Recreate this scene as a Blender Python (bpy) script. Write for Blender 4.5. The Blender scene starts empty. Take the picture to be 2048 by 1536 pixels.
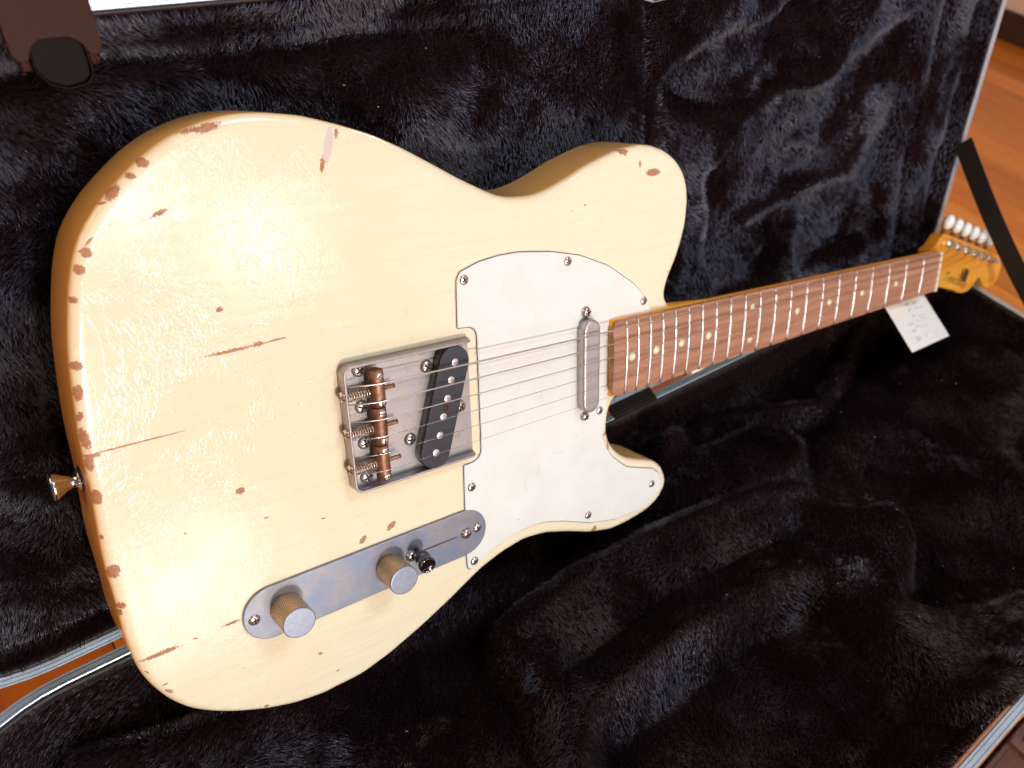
import bpy, bmesh, math, random
import numpy as np
from mathutils import Vector, Matrix
random.seed(7); rng = np.random.default_rng(11)
R = math.radians
S = 0.001                      # everything below is written in millimetres
sc = bpy.context.scene
COL = sc.collection

# ------------------------------------------------------------------ camera
cam = bpy.data.cameras.new('camera'); camo = bpy.data.objects.new('camera', cam); COL.objects.link(camo)
cx = Vector((.77025, -.62378, .13273)); cd = Vector((-.35848, -.5956, -.71886)); cf = Vector((.52746, .50612, -.68237))
m = Matrix((( cx.x, -cd.x, -cf.x, -.005413), (cx.y, -cd.y, -cf.y, -.352467), (cx.z, -cd.z, -cf.z, .589112), (0, 0, 0, 1)))
camo.matrix_world = m
cam.sensor_width = 36; cam.lens = 36 * 1600 / 2048; cam.shift_x = -147.8 / 2048; cam.shift_y = 53.9 / 2048; cam.clip_start = .01; cam.clip_end = 30
cam.dof.use_dof = True; cam.dof.focus_distance = .470; cam.dof.aperture_fstop = 8.5
sc.camera = camo
CAMP = np.array([-5.413, -352.467, 589.112]); CAMR = np.array([cx[:], cd[:], cf[:]])

# ------------------------------------------------------------------ light of the room, with added fills
sc.view_settings.view_transform = 'Standard'; sc.view_settings.look = 'None'
sc.view_settings.exposure = 0.06; sc.view_settings.gamma = 1.0
sc.cycles.max_bounces = 6; sc.cycles.diffuse_bounces = 3; sc.cycles.glossy_bounces = 3
sc.cycles.caustics_reflective = False; sc.cycles.caustics_refractive = False
world = bpy.data.worlds.new('World'); sc.world = world; world.use_nodes = True
wn = world.node_tree; bg = wn.nodes['Background']
bg.inputs[0].default_value = (1.0, .74, .50, 1); bg.inputs[1].default_value = .16

def area(name, az, el, dist, w, h, power, color, aim=(110, -30, 260), spread=180):
    """a rectangular lamp: azimuth is measured from +Y towards +X, elevation above the horizon"""
    l = bpy.data.lights.new(name, 'AREA'); l.shape = 'RECTANGLE'; l.size = w; l.size_y = h
    l.energy = power; l.color = color; l.spread = R(spread)
    o = bpy.data.objects.new(name, l); COL.objects.link(o)
    a = Vector(aim) * S; a_, e_ = R(az), R(el)
    d = Vector((math.sin(a_) * math.cos(e_), math.cos(a_) * math.cos(e_), math.sin(e_)))
    o.location = a + d * dist
    o.rotation_euler = (-d).to_track_quat('-Z', 'Y').to_euler()
    return o
area('window_light_low', 173.8, -12.3, .66, .17, .16, .62, (.86, .93, 1.0), aim=(22, -58, 218))
area('window_light_middle', 161.0, 8.0, 2.2, .13, .22, 3.3, (1.0, .98, .94), aim=(103, -8, 367))
area('window_light_left', 169, 14.5, 2.2, .26, .20, 5.0, (.90, .95, 1.0), aim=(56, -2, 387))
area('window_light_key', 185, 5.5, 2.4, .13, .15, 27, (1.0, .98, .95), aim=(150, -50, 260))
area('window_light_big', 138, 3, 2.4, 1.1, .9, 4, (.88, .93, 1.0))
area('fill_light_side', 108, 20, 2.4, .7, .7, 50, (.52, .70, 1.0), aim=(450, 0, 150))  # added blue lamp, grazes the plush relief and the lid folds
area('fill_light_top', 150, 66, 2.0, .5, .4, 16, (.62, .76, 1.0), aim=(450, -180, 80))  # added overhead lamp that brightens the plush of the base
area('room_light_front', 190, 38, 2.4, .9, .7, 5, (1.0, .94, .84))
area('fill_light_warm', -70, 40, 2.6, 1.6, 1.2, 26, (1.0, .52, .17))  # added warm lamp in place of the bounce from the wood floor
area('fill_light_floor', 60, 40, 3.0, 1.0, 1.0, 225, (1.0, .86, .68), aim=(1500, 300, 0))  # added lamp that brightens the floorboards beyond the case

# ------------------------------------------------------------------ materials
def nt(name):
    mt = bpy.data.materials.new(name); mt.use_nodes = True
    t = mt.node_tree; b = t.nodes['Principled BSDF']
    return mt, t, b
def N(t, typ, **kw):
    n = t.nodes.new(typ)
    for k, v in kw.items():
        if k == 'i':
            for a, b in v.items(): n.inputs[a].default_value = b
        else: setattr(n, k, v)
    return n
def L(t, a, b): t.links.new(a, b)
def rgb(r, g, b): return (r, g, b, 1)
def ramp(t, fac, stops):
    r = N(t, 'ShaderNodeValToRGB'); cr = r.color_ramp
    while len(cr.elements) < len(stops): cr.elements.new(.5)
    for e, (p, c) in zip(cr.elements, stops): e.position = p; e.color = c
    L(t, fac, r.inputs[0]); return r.outputs[0]
def coords(t, scale=(1000, 1000, 1000), kind='Object', rot=(0, 0, 0)):
    tc = N(t, 'ShaderNodeTexCoord'); mp = N(t, 'ShaderNodeMapping', i={'Scale': scale, 'Rotation': rot})
    L(t, tc.outputs[kind], mp.inputs[0]); return mp.outputs[0]
def noise(t, vec, scale, detail=3, rough=.5, dist=0):
    n = N(t, 'ShaderNodeTexNoise', i={'Scale': scale, 'Detail': detail, 'Roughness': rough, 'Distortion': dist})
    L(t, vec, n.inputs['Vector']); return n
def math_(t, op, a, b=None, c=None, clamp=False):
    n = N(t, 'ShaderNodeMath', operation=op, use_clamp=clamp)
    for i, v in enumerate((a, b, c)):
        if v is None: continue
        if isinstance(v, (int, float)): n.inputs[i].default_value = v
        else: L(t, v, n.inputs[i])
    return n.outputs[0]
def mix(t, fac, a, b, typ='RGBA', blend='MIX'):
    n = N(t, 'ShaderNodeMix', data_type=typ)
    if typ == 'RGBA': n.blend_type = blend
    ia, ib, o = (6, 7, 2) if typ == 'RGBA' else (2, 3, 0)
    if isinstance(fac, (int, float)): n.inputs[0].default_value = fac
    else: L(t, fac, n.inputs[0])
    for i, v in ((ia, a), (ib, b)):
        if isinstance(v, (int, float, tuple)): n.inputs[i].default_value = v
        else: L(t, v, n.inputs[i])
    return n.outputs[o]
def bump(t, b, height, strength=.3, dist=.0003, normal=None):
    n = N(t, 'ShaderNodeBump', i={'Strength': strength, 'Distance': dist}); L(t, height, n.inputs['Height'])
    if normal is not None: L(t, normal, n.inputs['Normal'])
    L(t, n.outputs[0], b.inputs['Normal']); return n.outputs[0]
def smooth(t, v, a, b):
    n = N(t, 'ShaderNodeMapRange', interpolation_type='SMOOTHSTEP', i={'From Min': a, 'From Max': b})
    L(t, v, n.inputs[0]); return n.outputs[0]
def simple(name, col, rough=.5, metal=0, spec=.5, nscale=0, namt=.15, bstr=0, bscale=2, coat=0):
    mt, t, b = nt(name)
    b.inputs['Roughness'].default_value = rough; b.inputs['Metallic'].default_value = metal
    b.inputs['Specular IOR Level'].default_value = spec; b.inputs['Coat Weight'].default_value = coat
    b.inputs['Base Color'].default_value = rgb(*col)
    if nscale or bstr:
        v = coords(t)
        if nscale:
            n = noise(t, v, nscale, 4, .6)
            dark = rgb(*[c * (1 - namt) for c in col]); lite = rgb(*[min(1, c * (1 + namt)) for c in col])
            L(t, ramp(t, n.outputs[0], [(.3, dark), (.7, lite)]), b.inputs['Base Color'])
            L(t, math_(t, 'MULTIPLY_ADD', n.outputs[0], .25, rough - .12), b.inputs['Roughness'])
        if bstr:
            n2 = noise(t, v, bscale, 4, .6); bump(t, b, n2.outputs[0], bstr, .0002)
    return mt

RING=[[243.6, 27.3],[239.2, 31.1],[236.9, 35.5],[237.0, 40.5],[241.3, 50.9],[247.7, 62.0],[252.6, 74.2],[256.0, 85.5],[257.4, 100.7],[256.0, 112.1],[251.7, 122.6],[242.7, 132.1],[231.5, 138.4],[218.2, 142.3],[205.5, 143.2],[187.2, 140.8],[175.5, 137.5],[158.4, 131.9],[141.8, 124.7],[125.7, 119.0],[115.3, 116.9],[100.2, 116.9],[90.6, 118.7],[82.7, 122.0],[66.4, 129.4],[48.1, 139.0],[31.0, 147.7],[14.8, 154.7],[-4.5, 160.4],[-22.6, 164.6],[-27.9, 165.0],[-38.3, 166.0],[-48.4, 166.1],[-58.3, 165.1],[-68.3, 162.6],[-77.5, 159.2],[-84.7, 155.9],[-94.6, 149.6],[-102.1, 143.4],[-109.6, 136.6],[-115.4, 130.9],[-122.3, 122.4],[-126.7, 115.5],[-129.9, 107.8],[-132.9, 98.7],[-135.1, 89.5],[-137.0, 81.0],[-139.2, 69.5],[-140.4, 59.6],[-141.4, 49.5],[-142.3, 39.2],[-143.0, 30.1],[-143.4, 21.4],[-143.6, 11.8],[-143.6, 2.7],[-144.2, -6.3],[-144.7, -15.2],[-145.5, -29.3],[-145.6, -40.8],[-145.2, -51.9],[-144.9, -64.0],[-145.0, -72.8],[-144.8, -80.9],[-144.3, -85.7],[-143.5, -95.2],[-141.8, -104.6],[-138.6, -113.9],[-133.4, -124.7],[-128.7, -131.8],[-122.5, -139.1],[-112.2, -147.1],[-101.2, -153.7],[-85.5, -161.1],[-68.7, -166.6],[-50.6, -169.3],[-40.9, -168.8],[-25.5, -168.4],[-5.4, -162.9],[19.0, -153.1],[40.0, -143.1],[54.4, -135.4],[66.7, -128.9],[84.1, -123.1],[103.2, -119.8],[123.0, -122.2],[143.8, -129.3],[165.6, -138.2],[187.5, -143.9],[206.5, -143.6],[226.2, -141.1],[239.5, -135.0],[247.8, -124.8],[248.0, -117.4],[243.2, -106.3],[234.7, -98.6],[225.2, -94.6],[216.0, -91.6],[203.1, -86.2],[193.0, -78.7],[186.2, -70.3],[183.1, -64.1],[181.2, -57.0],[181.6, -50.9],[182.9, -40.9],[188.5, -32.5]]
CHIPS=[["c", -66.34, 159.96, -1.5, 5.25, 1.57, 14.84],["c", -73.81, 159.07, -2.0, 3.83, 0.72, 13.07],["c", -95.71, 146.45, -1.5, 2.55, 2.1, -30.57],["c", -101.2, 141.09, -1.5, 1.86, 1.24, -8.81],["c", -109.12, 134.66, -1.5, 3.62, 1.81, 44.34],["c", -113.6, 130.7, -3.0, 2.1, 0.59, 16.51],["c", -124.19, 110.89, -1.5, 2.27, 2.26, -30.14],["c", -122.14, 115.65, -1.5, 2.77, 0.55, 44.21],["c", -127.91, 104.13, -1.5, 2.06, 2.26, -7.6],["c", -132.61, 91.55, -1.5, 1.41, 1.4, -9.04],["c", -74.47, 77.78, 0.0, 1.49, 1.07, 11.65],["c", -92.8, 124.78, 0.0, 2.82, 0.79, 20.46],["c", -6.1, 156.09, 0.0, 0.91, 1.83, -10.66],["c", -15.0, 141.57, 0.0, 0.97, 3.26, -12.21],["p", -10.9, 150.39, 0.0, 2.23, 9.61, -15.06],["p", -96.94, 123.37, 0.0, 3.41, 0.73, 20.47],["c", -137.52, 62.66, -1.5, 2.56, 1.99, -18.26],["c", -139.26, 50.39, -1.5, 1.85, 3.53, -13.61],["c", -140.87, 38.97, -1.5, 0.98, 2.45, -26.81],["c", -141.0, 28.2, -1.5, 1.72, 5.11, 2.5],["c", -141.55, 16.59, -1.5, 1.62, 3.62, -4.85],["c", -142.04, -1.07, -1.5, 2.12, 3.75, -6.61],["c", -143.72, 46.79, -12.0, 0.34, 1.52, -13.79],["c", -79.4, -18.38, 0.0, 2.21, 1.69, -9.85],["c", -68.87, -38.37, 0.0, 0.72, 0.52, -20.17],["c", -38.06, -49.97, 0.0, 1.09, 0.39, -4.18],["c", -140.07, 20.03, -1.0, 2.89, 1.01, 1.72],["c", -124.91, 21.1, 0.0, 16.74, 0.44, 1.13],["c", -109.61, 21.25, 0.0, 10.96, 0.3, 1.11],["c", -73.32, 56.53, 0.0, 8.35, 0.67, 2.43],["c", -64.03, 56.93, 0.0, 20.39, 0.3, 2.75],["c", -58.88, 57.43, 0.0, 2.31, 1.14, -0.72],["c", -49.15, 57.99, 0.0, 4.46, 0.46, 2.46],["c", -142.68, -40.94, -1.5, 2.96, 3.78, -23.02],["c", -143.0, -60.85, -1.5, 1.79, 1.87, -24.92],["c", -144.24, -64.96, -1.5, 0.76, 1.68, -12.87],["c", -144.1, -21.96, -1.5, 0.74, 1.06, -21.22],["c", -108.75, -32.69, 0.0, 0.77, 0.49, -21.01],["c", -68.0, -38.52, 0.0, 0.64, 0.43, -20.15],["c", -37.54, -50.18, 0.0, 1.2, 0.47, -9.74],["c", -15.59, -72.68, 0.0, 1.51, 2.39, -47.1],["c", -131.61, -95.63, 0.0, 8.26, 1.02, 0.67],["c", -127.3, -95.26, 0.0, 4.04, 0.83, -4.83],["c", -95.07, -93.95, 0.0, 3.78, 0.68, 0.77],["c", -114.16, -94.73, 0.0, 1.59, 0.46, -15.02],["c", -132.53, -114.87, 0.0, 1.45, 0.58, 3.39],["c", -131.59, -119.76, 0.0, 1.73, 0.7, -35.11],["c", -131.12, -121.2, 0.0, 1.26, 0.44, -35.19],["c", -42.3, -168.17, -1.0, 4.14, 1.47, 3.43],["c", -61.18, -168.64, -1.0, 3.88, 0.93, -7.51],["c", -85.35, -157.61, 0.0, 1.37, 1.02, 7.24],["c", -50.46, -138.12, 0.0, 1.28, 0.65, -17.12],["c", -41.32, -155.64, 0.0, 0.82, 0.64, -28.58],["c", -139.33, -103.66, 0.0, 1.56, 0.43, -57.17],["c", -93.56, -125.66, 0.0, 0.43, 0.38, -28.45],["c", 3.13, -70.22, 0.0, 1.7, 3.27, -52.0],["c", -15.91, -72.56, 0.0, 1.18, 2.57, -45.54],["c", 168.75, -136.1, -1.0, 2.24, 3.44, -33.28],["c", 218.67, 124.58, 0.0, 6.26, 2.26, 0.16],["c", 190.43, 139.52, 0.0, 3.89, 1.68, -2.32],["c", 187.17, 139.99, 0.0, 2.41, 0.67, -2.3],["c", 192.06, 137.94, 0.0, 1.22, 1.18, -2.43],["c", 205.94, 130.92, 0.0, 0.84, 2.3, 11.39],["c", 175.91, 138.73, -2.5, 3.96, 0.89, 10.68],["c", 157.42, 107.86, 0.0, 0.92, 0.51, -4.67],["c", 146.94, 105.21, 0.0, 0.56, 0.42, -4.92],["c", 255.39, 99.03, -1.5, 0.87, 3.02, -7.96],["c", 237.62, 53.75, 0.0, 0.43, 1.0, -7.72],["c", 143.78, 123.38, -20.0, 2.42, 0.67, 0.28],["c", 181.66, -68.64, -1.0, 1.07, 3.92, 4.96],["c", 178.49, -58.23, -1.0, 1.14, 2.46, -39.92]]

THIN = .62
def lacquer():
    mt, t, b = nt('aged_cream_lacquer')
    v = coords(t)
    g = noise(t, coords(t, (20, 260, 260)), 1.0, 4, .6)
    big = noise(t, v, .018, 3, .55)
    col = ramp(t, g.outputs[0], [(.22, rgb(.80, .67, .45)), (.78, rgb(.88, .78, .56))])
    col = mix(t, smooth(t, big.outputs[0], .38, .68), col, rgb(.86, .71, .49))
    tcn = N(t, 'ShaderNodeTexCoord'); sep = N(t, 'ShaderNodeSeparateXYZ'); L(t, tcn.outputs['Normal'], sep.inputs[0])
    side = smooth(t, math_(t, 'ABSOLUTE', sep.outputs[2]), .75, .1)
    col = mix(t, math_(t, 'MULTIPLY', side, .9), col, rgb(.82, .47, .13))  # amber sides: yellowed lacquer plus warm bounced light put into the colour
    # worn spots: every one an ellipsoid at its own place, with a ragged outline
    wn_ = noise(t, v, .9, 4, .7); 
    wv = N(t, 'ShaderNodeVectorMath', operation='SUBTRACT'); L(t, wn_.outputs['Color'], wv.inputs[0]); wv.inputs[1].default_value = (.5, .5, .5)
    ws = N(t, 'ShaderNodeVectorMath', operation='SCALE'); L(t, wv.outputs[0], ws.inputs[0]); ws.inputs['Scale'].default_value = 2.2
    wa = N(t, 'ShaderNodeVectorMath', operation='ADD'); L(t, v, wa.inputs[0]); L(t, ws.outputs[0], wa.inputs[1])
    wa2n = N(t, 'ShaderNodeVectorMath', operation='SCALE'); L(t, wv.outputs[0], wa2n.inputs[0]); wa2n.inputs['Scale'].default_value = .7
    wa2 = N(t, 'ShaderNodeVectorMath', operation='ADD'); L(t, v, wa2.inputs[0]); L(t, wa2n.outputs[0], wa2.inputs[1])
    rag = math_(t, 'SUBTRACT', wn_.outputs[0], .5)
    def field(nm, amp):
        at = N(t, 'ShaderNodeAttribute', attribute_name=nm); return math_(t, 'MULTIPLY_ADD', rag, amp, at.outputs['Fac'])
    mc = smooth(t, field('chip', 3.4), .30, .12); mp_ = smooth(t, field('primer', 2.0), .1, -.1)
    d = None
    for k, x, y, z, a, bb, ang in CHIPS:
        if min(a, bb) >= THIN: continue
        mp = N(t, 'ShaderNodeMapping', vector_type='TEXTURE', i={'Location': (x, y, z), 'Rotation': (0, 0, R(ang)), 'Scale': (a, bb, 3.0)})
        L(t, wa2.outputs[0], mp.inputs[0])
        ln = N(t, 'ShaderNodeVectorMath', operation='LENGTH'); L(t, mp.outputs[0], ln.inputs[0])
        d = ln.outputs['Value'] if d is None else math_(t, 'MINIMUM', d, ln.outputs['Value'])
    mc = math_(t, 'MAXIMUM', mc, smooth(t, d, 1.1, .9))
    wood = ramp(t, noise(t, coords(t, (300, 1400, 1400)), 1.0, 3, .7).outputs[0], [(.3, rgb(.32, .125, .055)), (.7, rgb(.54, .27, .14))])
    halo = math_(t, 'SUBTRACT', smooth(t, field('chip', 3.4), .75, .2), mc, clamp=True)
    col = mix(t, math_(t, 'MULTIPLY', halo, .45), col, rgb(.93, .84, .66))
    col = mix(t, mp_, col, rgb(.70, .56, .50)); col = mix(t, mc, col, wood)
    # hairline checks in the old lacquer, finest over the lower bout
    sp = N(t, 'ShaderNodeSeparateXYZ'); L(t, v, sp.inputs[0])
    warp = noise(t, v, .055, 2, .5)
    vv = N(t, 'ShaderNodeVectorMath', operation='SCALE'); L(t, warp.outputs['Color'], vv.inputs[0]); vv.inputs['Scale'].default_value = 14
    va = N(t, 'ShaderNodeVectorMath', operation='ADD'); L(t, v, va.inputs[0]); L(t, vv.outputs[0], va.inputs[1])
    st = N(t, 'ShaderNodeMapping', i={'Scale': (.42, .24, .3)}); L(t, va.outputs[0], st.inputs[0])
    vo = N(t, 'ShaderNodeTexVoronoi', feature='DISTANCE_TO_EDGE', i={'Scale': 1.0, 'Randomness': 1}); L(t, st.outputs[0], vo.inputs['Vector'])
    st2 = N(t, 'ShaderNodeMapping', i={'Scale': (.14, .05, .1)}); L(t, va.outputs[0], st2.inputs[0])
    vo2 = N(t, 'ShaderNodeTexVoronoi', feature='DISTANCE_TO_EDGE', i={'Scale': 1.0}); L(t, st2.outputs[0], vo2.inputs['Vector'])
    reg = smooth(t, noise(t, v, .028, 2, .5).outputs[0], .40, .54)
    lft = smooth(t, sp.outputs[0], 40, -70)
    cm = math_(t, 'MULTIPLY', reg, lft)
    h1 = math_(t, 'MULTIPLY', smooth(t, vo.outputs['Distance'], 0, .13), math_(t, 'MULTIPLY', cm, 1.35))
    h2 = math_(t, 'MULTIPLY', smooth(t, vo2.outputs['Distance'], 0, .02), math_(t, 'MULTIPLY_ADD', lft, .35, .05))
    soft = noise(t, v, .10, 2, .5)
    h = math_(t, 'ADD', h1, h2); h = math_(t, 'MULTIPLY_ADD', soft.outputs[0], .7, h)
    fine = noise(t, v, 1.4, 2, .5); h = math_(t, 'MULTIPLY_ADD', fine.outputs[0], .05, h)
    h = math_(t, 'MULTIPLY_ADD', mc, -3.5, h); h = math_(t, 'MULTIPLY_ADD', mp_, -1.2, h)
    crack = math_(t, 'MULTIPLY', math_(t, 'SUBTRACT', 1.0, smooth(t, vo2.outputs['Distance'], 0, .012)), .22)
    col = mix(t, crack, col, rgb(.62, .47, .28))
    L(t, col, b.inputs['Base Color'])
    ro = math_(t, 'MULTIPLY_ADD', fine.outputs[0], .05, .13); ro = math_(t, 'MULTIPLY_ADD', mc, .5, ro)
    L(t, ro, b.inputs['Roughness']); b.inputs['Specular IOR Level'].default_value = .5
    bump(t, b, h, .45, .00006)
    return mt

def aged_metal(name, c1, c2, c3, rough=.34, sc_=.05, grime=.0):
    mt, t, b = nt(name); v = coords(t)
    n1 = noise(t, v, sc_, 4, .6); n2 = noise(t, v, .9, 4, .65); n3 = noise(t, v, .16, 5, .7)
    col = mix(t, smooth(t, n1.outputs[0], .36, .64), rgb(*c1), rgb(*c2))
    col = mix(t, math_(t, 'MULTIPLY', smooth(t, n3.outputs[0], .56, .72), .6), col, rgb(*c3))
    col = mix(t, math_(t, 'MULTIPLY', smooth(t, n2.outputs[0], .60, .74), .45), col, rgb(*[k * .55 for k in c3]))
    L(t, col, b.inputs['Base Color']); b.inputs['Metallic'].default_value = .88
    L(t, math_(t, 'MULTIPLY_ADD', n3.outputs[0], .3, rough - .13), b.inputs['Roughness'])
    bump(t, b, n2.outputs[0], .25, .00005)
    return mt

def knurl_mat(name, radius, pitch):
    mt, t, b = nt(name)
    tc = N(t, 'ShaderNodeTexCoord'); sp = N(t, 'ShaderNodeSeparateXYZ'); L(t, tc.outputs['Object'], sp.inputs[0])
    an = math_(t, 'ARCTAN2', sp.outputs[1], sp.outputs[0]); n = round(math.pi * 2 * radius / pitch)
    u = math_(t, 'MULTIPLY', an, n / 2.0); w = math_(t, 'MULTIPLY', sp.outputs[2], 1000 * math.pi / pitch)
    s1 = math_(t, 'ABSOLUTE', math_(t, 'SINE', math_(t, 'ADD', u, w))); s2 = math_(t, 'ABSOLUTE', math_(t, 'SINE', math_(t, 'SUBTRACT', u, w)))
    h = math_(t, 'MINIMUM', s1, s2)
    col = ramp(t, h, [(.05, rgb(.22, .12, .05)), (.6, rgb(.80, .62, .40))]); L(t, col, b.inputs['Base Color'])
    b.inputs['Metallic'].default_value = .75; b.inputs['Roughness'].default_value = .38
    bump(t, b, h, 1.0, .0005)
    return mt

def wood(name, c1, c2, c3, grain=(6, 120, 120), rough=.4, stripes=1.0, coat=0, wav=.35, bstr=.1, loc=None):
    mt, t, b = nt(name)
    v = coords(t, grain)
    oi = N(t, 'ShaderNodeObjectInfo')
    sc3 = N(t, 'ShaderNodeVectorMath', operation='ADD'); L(t, v, sc3.inputs[0])
    cmb = N(t, 'ShaderNodeCombineXYZ'); 
    for k in range(3): L(t, math_(t, 'MULTIPLY', oi.outputs['Random'], 37.0 + 11 * k), cmb.inputs[k])
    L(t, cmb.outputs[0], sc3.inputs[1]); v = sc3.outputs[0]
    n1 = noise(t, v, 1.0, 5, .62, wav); n2 = noise(t, v, 4.5, 3, .6)
    col = ramp(t, n1.outputs[0], [(.28, rgb(*c1)), (.52, rgb(*c2)), (.74, rgb(*c3))])
    col = mix(t, math_(t, 'MULTIPLY', smooth(t, n2.outputs[0], .55, .75), .45 * stripes), col, rgb(*[k * .5 for k in c1]))
    tone = math_(t, 'MULTIPLY_ADD', oi.outputs['Random'], .3, .85)
    hsv = N(t, 'ShaderNodeHueSaturation'); L(t, col, hsv.inputs['Color']); L(t, tone, hsv.inputs['Value'])
    L(t, hsv.outputs[0], b.inputs['Base Color'])
    L(t, math_(t, 'MULTIPLY_ADD', n2.outputs[0], .15, rough - .07), b.inputs['Roughness']); b.inputs['Coat Weight'].default_value = coat
    bump(t, b, n2.outputs[0], bstr, .0002)
    return mt

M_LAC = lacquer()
M_PGW = simple('white_guard_plastic', (.80, .765, .70), .32, nscale=.04, namt=.04, bstr=.04, bscale=.03)
M_PGB = simple('black_guard_plastic', (.03, .015, .02), .35)
M_PLATE = aged_metal('aged_nickel_plate', (.26, .29, .38), (.36, .33, .34), (.34, .25, .20), .48, .035)
M_BRIDGE = aged_metal('aged_bridge_nickel', (.42, .39, .40), (.46, .40, .37), (.30, .19, .12), .46, .06)
M_NICK = aged_metal('worn_nickel', (.66, .62, .60), (.55, .47, .42), (.35, .22, .14), .26, .3)
M_COVER = aged_metal('brushed_pickup_cover', (.48, .45, .44), (.54, .47, .44), (.42, .32, .26), .42, .04)
M_BRASS = aged_metal('tarnished_brass', (.25, .12, .07), (.36, .19, .12), (.15, .07, .04), .52, .12)
M_SPRING = aged_metal('spring_steel', (.75, .62, .52), (.62, .46, .36), (.35, .2, .12), .22, .3)
M_CHROME = simple('chrome', (.62, .72, .86), .16, 1.0)
M_CAP = simple('knob_cap_nickel', (.34, .36, .43), .5, .85, nscale=.5, namt=.12)
M_KNURL = knurl_mat('knurled_brass', 9.2, 1.9)
M_FIBRE = simple('black_fibre', (.028, .028, .036), .42, nscale=1.5, namt=.25, bstr=.1)
M_BLACKP = simple('black_plastic_tip', (.012, .006, .006), .12, coat=.5)
M_HOLE = simple('screw_recess', (.05, .018, .010), .6)  # slot and hole shade put into the colour; also the dark string tree
M_POLE = aged_metal('magnet_pole', (.58, .55, .56), (.66, .62, .62), (.30, .22, .2), .35, .5)
M_ROSE = wood('rosewood', (.27, .112, .060), (.43, .195, .112), (.54, .275, .165), (14, 210, 210), .42, .9, bstr=.25)
M_MAPLE = wood('amber_maple', (.80, .27, .012), (.92, .38, .03), (.95, .47, .06), (4, 60, 60), .22, .2, coat=.6, bstr=.03)
M_DOT = simple('clay_inlay', (.86, .80, .52), .4)
M_FRET = simple('fret_wire', (.72, .70, .70), .30, 1.0)
M_STR = simple('plain_string', (.78, .74, .70), .2, 1.0)
M_WOUND = simple('wound_string', (.72, .62, .55), .32, 1.0)
M_NUT = simple('bone_nut', (.80, .72, .56), .35)
M_INK = simple('brown_decal', (.10, .035, .006), .4)
M_PEG = simple('pearly_button', (.90, .88, .80), .22, nscale=.3, namt=.06)
M_FURBED = simple('plush_backing', (.010, .002, .002), .9, spec=.1)
M_ALU = simple('anodised_aluminium', (.60, .70, .80), .36, .55, nscale=.02, namt=.05)
M_EDGE = simple('worn_binding_edge', (.50, .27, .17), .75, nscale=.3, namt=.2, bstr=.5, bscale=.8)
M_SHELL = simple('black_vinyl', (.02, .012, .011), .5, bstr=.5, bscale=1.5)
M_LATCHB = simple('brown_latch_plastic', (.036, .011, .005), .5, spec=.12, nscale=.5, namt=.1, bstr=.12, bscale=2.5)
M_LATCHF = simple('lit_latch_plastic', (.13, .052, .035), .5, nscale=.3, namt=.15, bstr=.1)  # lighter copy of the latch brown, the light on it put into the colour
M_LATCHD = simple('dark_latch_plastic', (.006, .0025, .002), .45, spec=.06)
M_PAPER = simple('tag_paper', (.86, .85, .78), .7, nscale=.05, namt=.03)
M_PEN = simple('faded_blue_pen', (.42, .42, .56), .7)
M_WEB = simple('black_webbing', (.014, .008, .006), .8, bstr=.5, bscale=1.2)
M_FLOOR = wood('orange_floorboard', (.56, .13, .008), (.78, .23, .018), (.90, .34, .045), (9, 1.3, 9), .30, .5, coat=.3, wav=.6, bstr=.06)
M_WALL = simple('cream_wall_paint', (.78, .58, .46), .8, nscale=.01, namt=.03)
M_SKIRT = simple('dark_skirting', (.035, .016, .012), .5)
M_LINT = simple('pale_lint', (.75, .55, .42), .8)

def fur_mat(name, c1, c2, rough):
    mt, t, b = nt(name)
    hi = N(t, 'ShaderNodeHairInfo')
    L(t, mix(t, hi.outputs['Random'], rgb(*c1), rgb(*c2)), b.inputs['Base Color'])
    b.inputs['Roughness'].default_value = rough; b.inputs['Specular IOR Level'].default_value = 1.0
    b.inputs['IOR'].default_value = 1.75; b.inputs['Specular Tint'].default_value = (.78, .84, 1, 1)
    return mt
M_FUR = fur_mat('black_plush', (.009, .0018, .0024), (.036, .018, .023), .39)

# ------------------------------------------------------------------ mesh helpers (millimetres in, metres out)
def mesh(name, V, F, mats, midx=None, smooth_=True):
    me = bpy.data.meshes.new(name)
    me.from_pydata([(a * S, b * S, c * S) for a, b, c in V], [], F)
    for mt in (mats if isinstance(mats, (list, tuple)) else [mats]): me.materials.append(mt)
    if midx is not None: me.polygons.foreach_set('material_index', midx)
    me.polygons.foreach_set('use_smooth', [smooth_] * len(F)); me.update()
    return me
def put(name, me, parent=None, loc=(0, 0, 0), rot=None, **props):
    o = bpy.data.objects.new(name, me); COL.objects.link(o)
    if parent is not None: o.parent = parent
    o.location = Vector(loc) * S
    if rot is not None: o.rotation_euler = rot
    for k, v in props.items(): o[k] = v
    return o
def root(name, label, cat, loc=(0, 0, 0)):
    o = bpy.data.objects.new(name, None); COL.objects.link(o); o.location = Vector(loc) * S
    o.empty_display_size = .05; o['label'] = label; o['category'] = cat; return o
class MB:
    """collects vertices and faces of one mesh"""
    def __init__(s): s.V = []; s.F = []; s.M = []
    def add(s, V, F, mi=0):
        k = len(s.V); s.V += [tuple(v) for v in V]; s.F += [tuple(i + k for i in f) for f in F]; s.M += [mi] * len(F); return s
    def build(s, name, mats, smooth_=True): return mesh(name, s.V, s.F, mats, s.M, smooth_)
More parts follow.
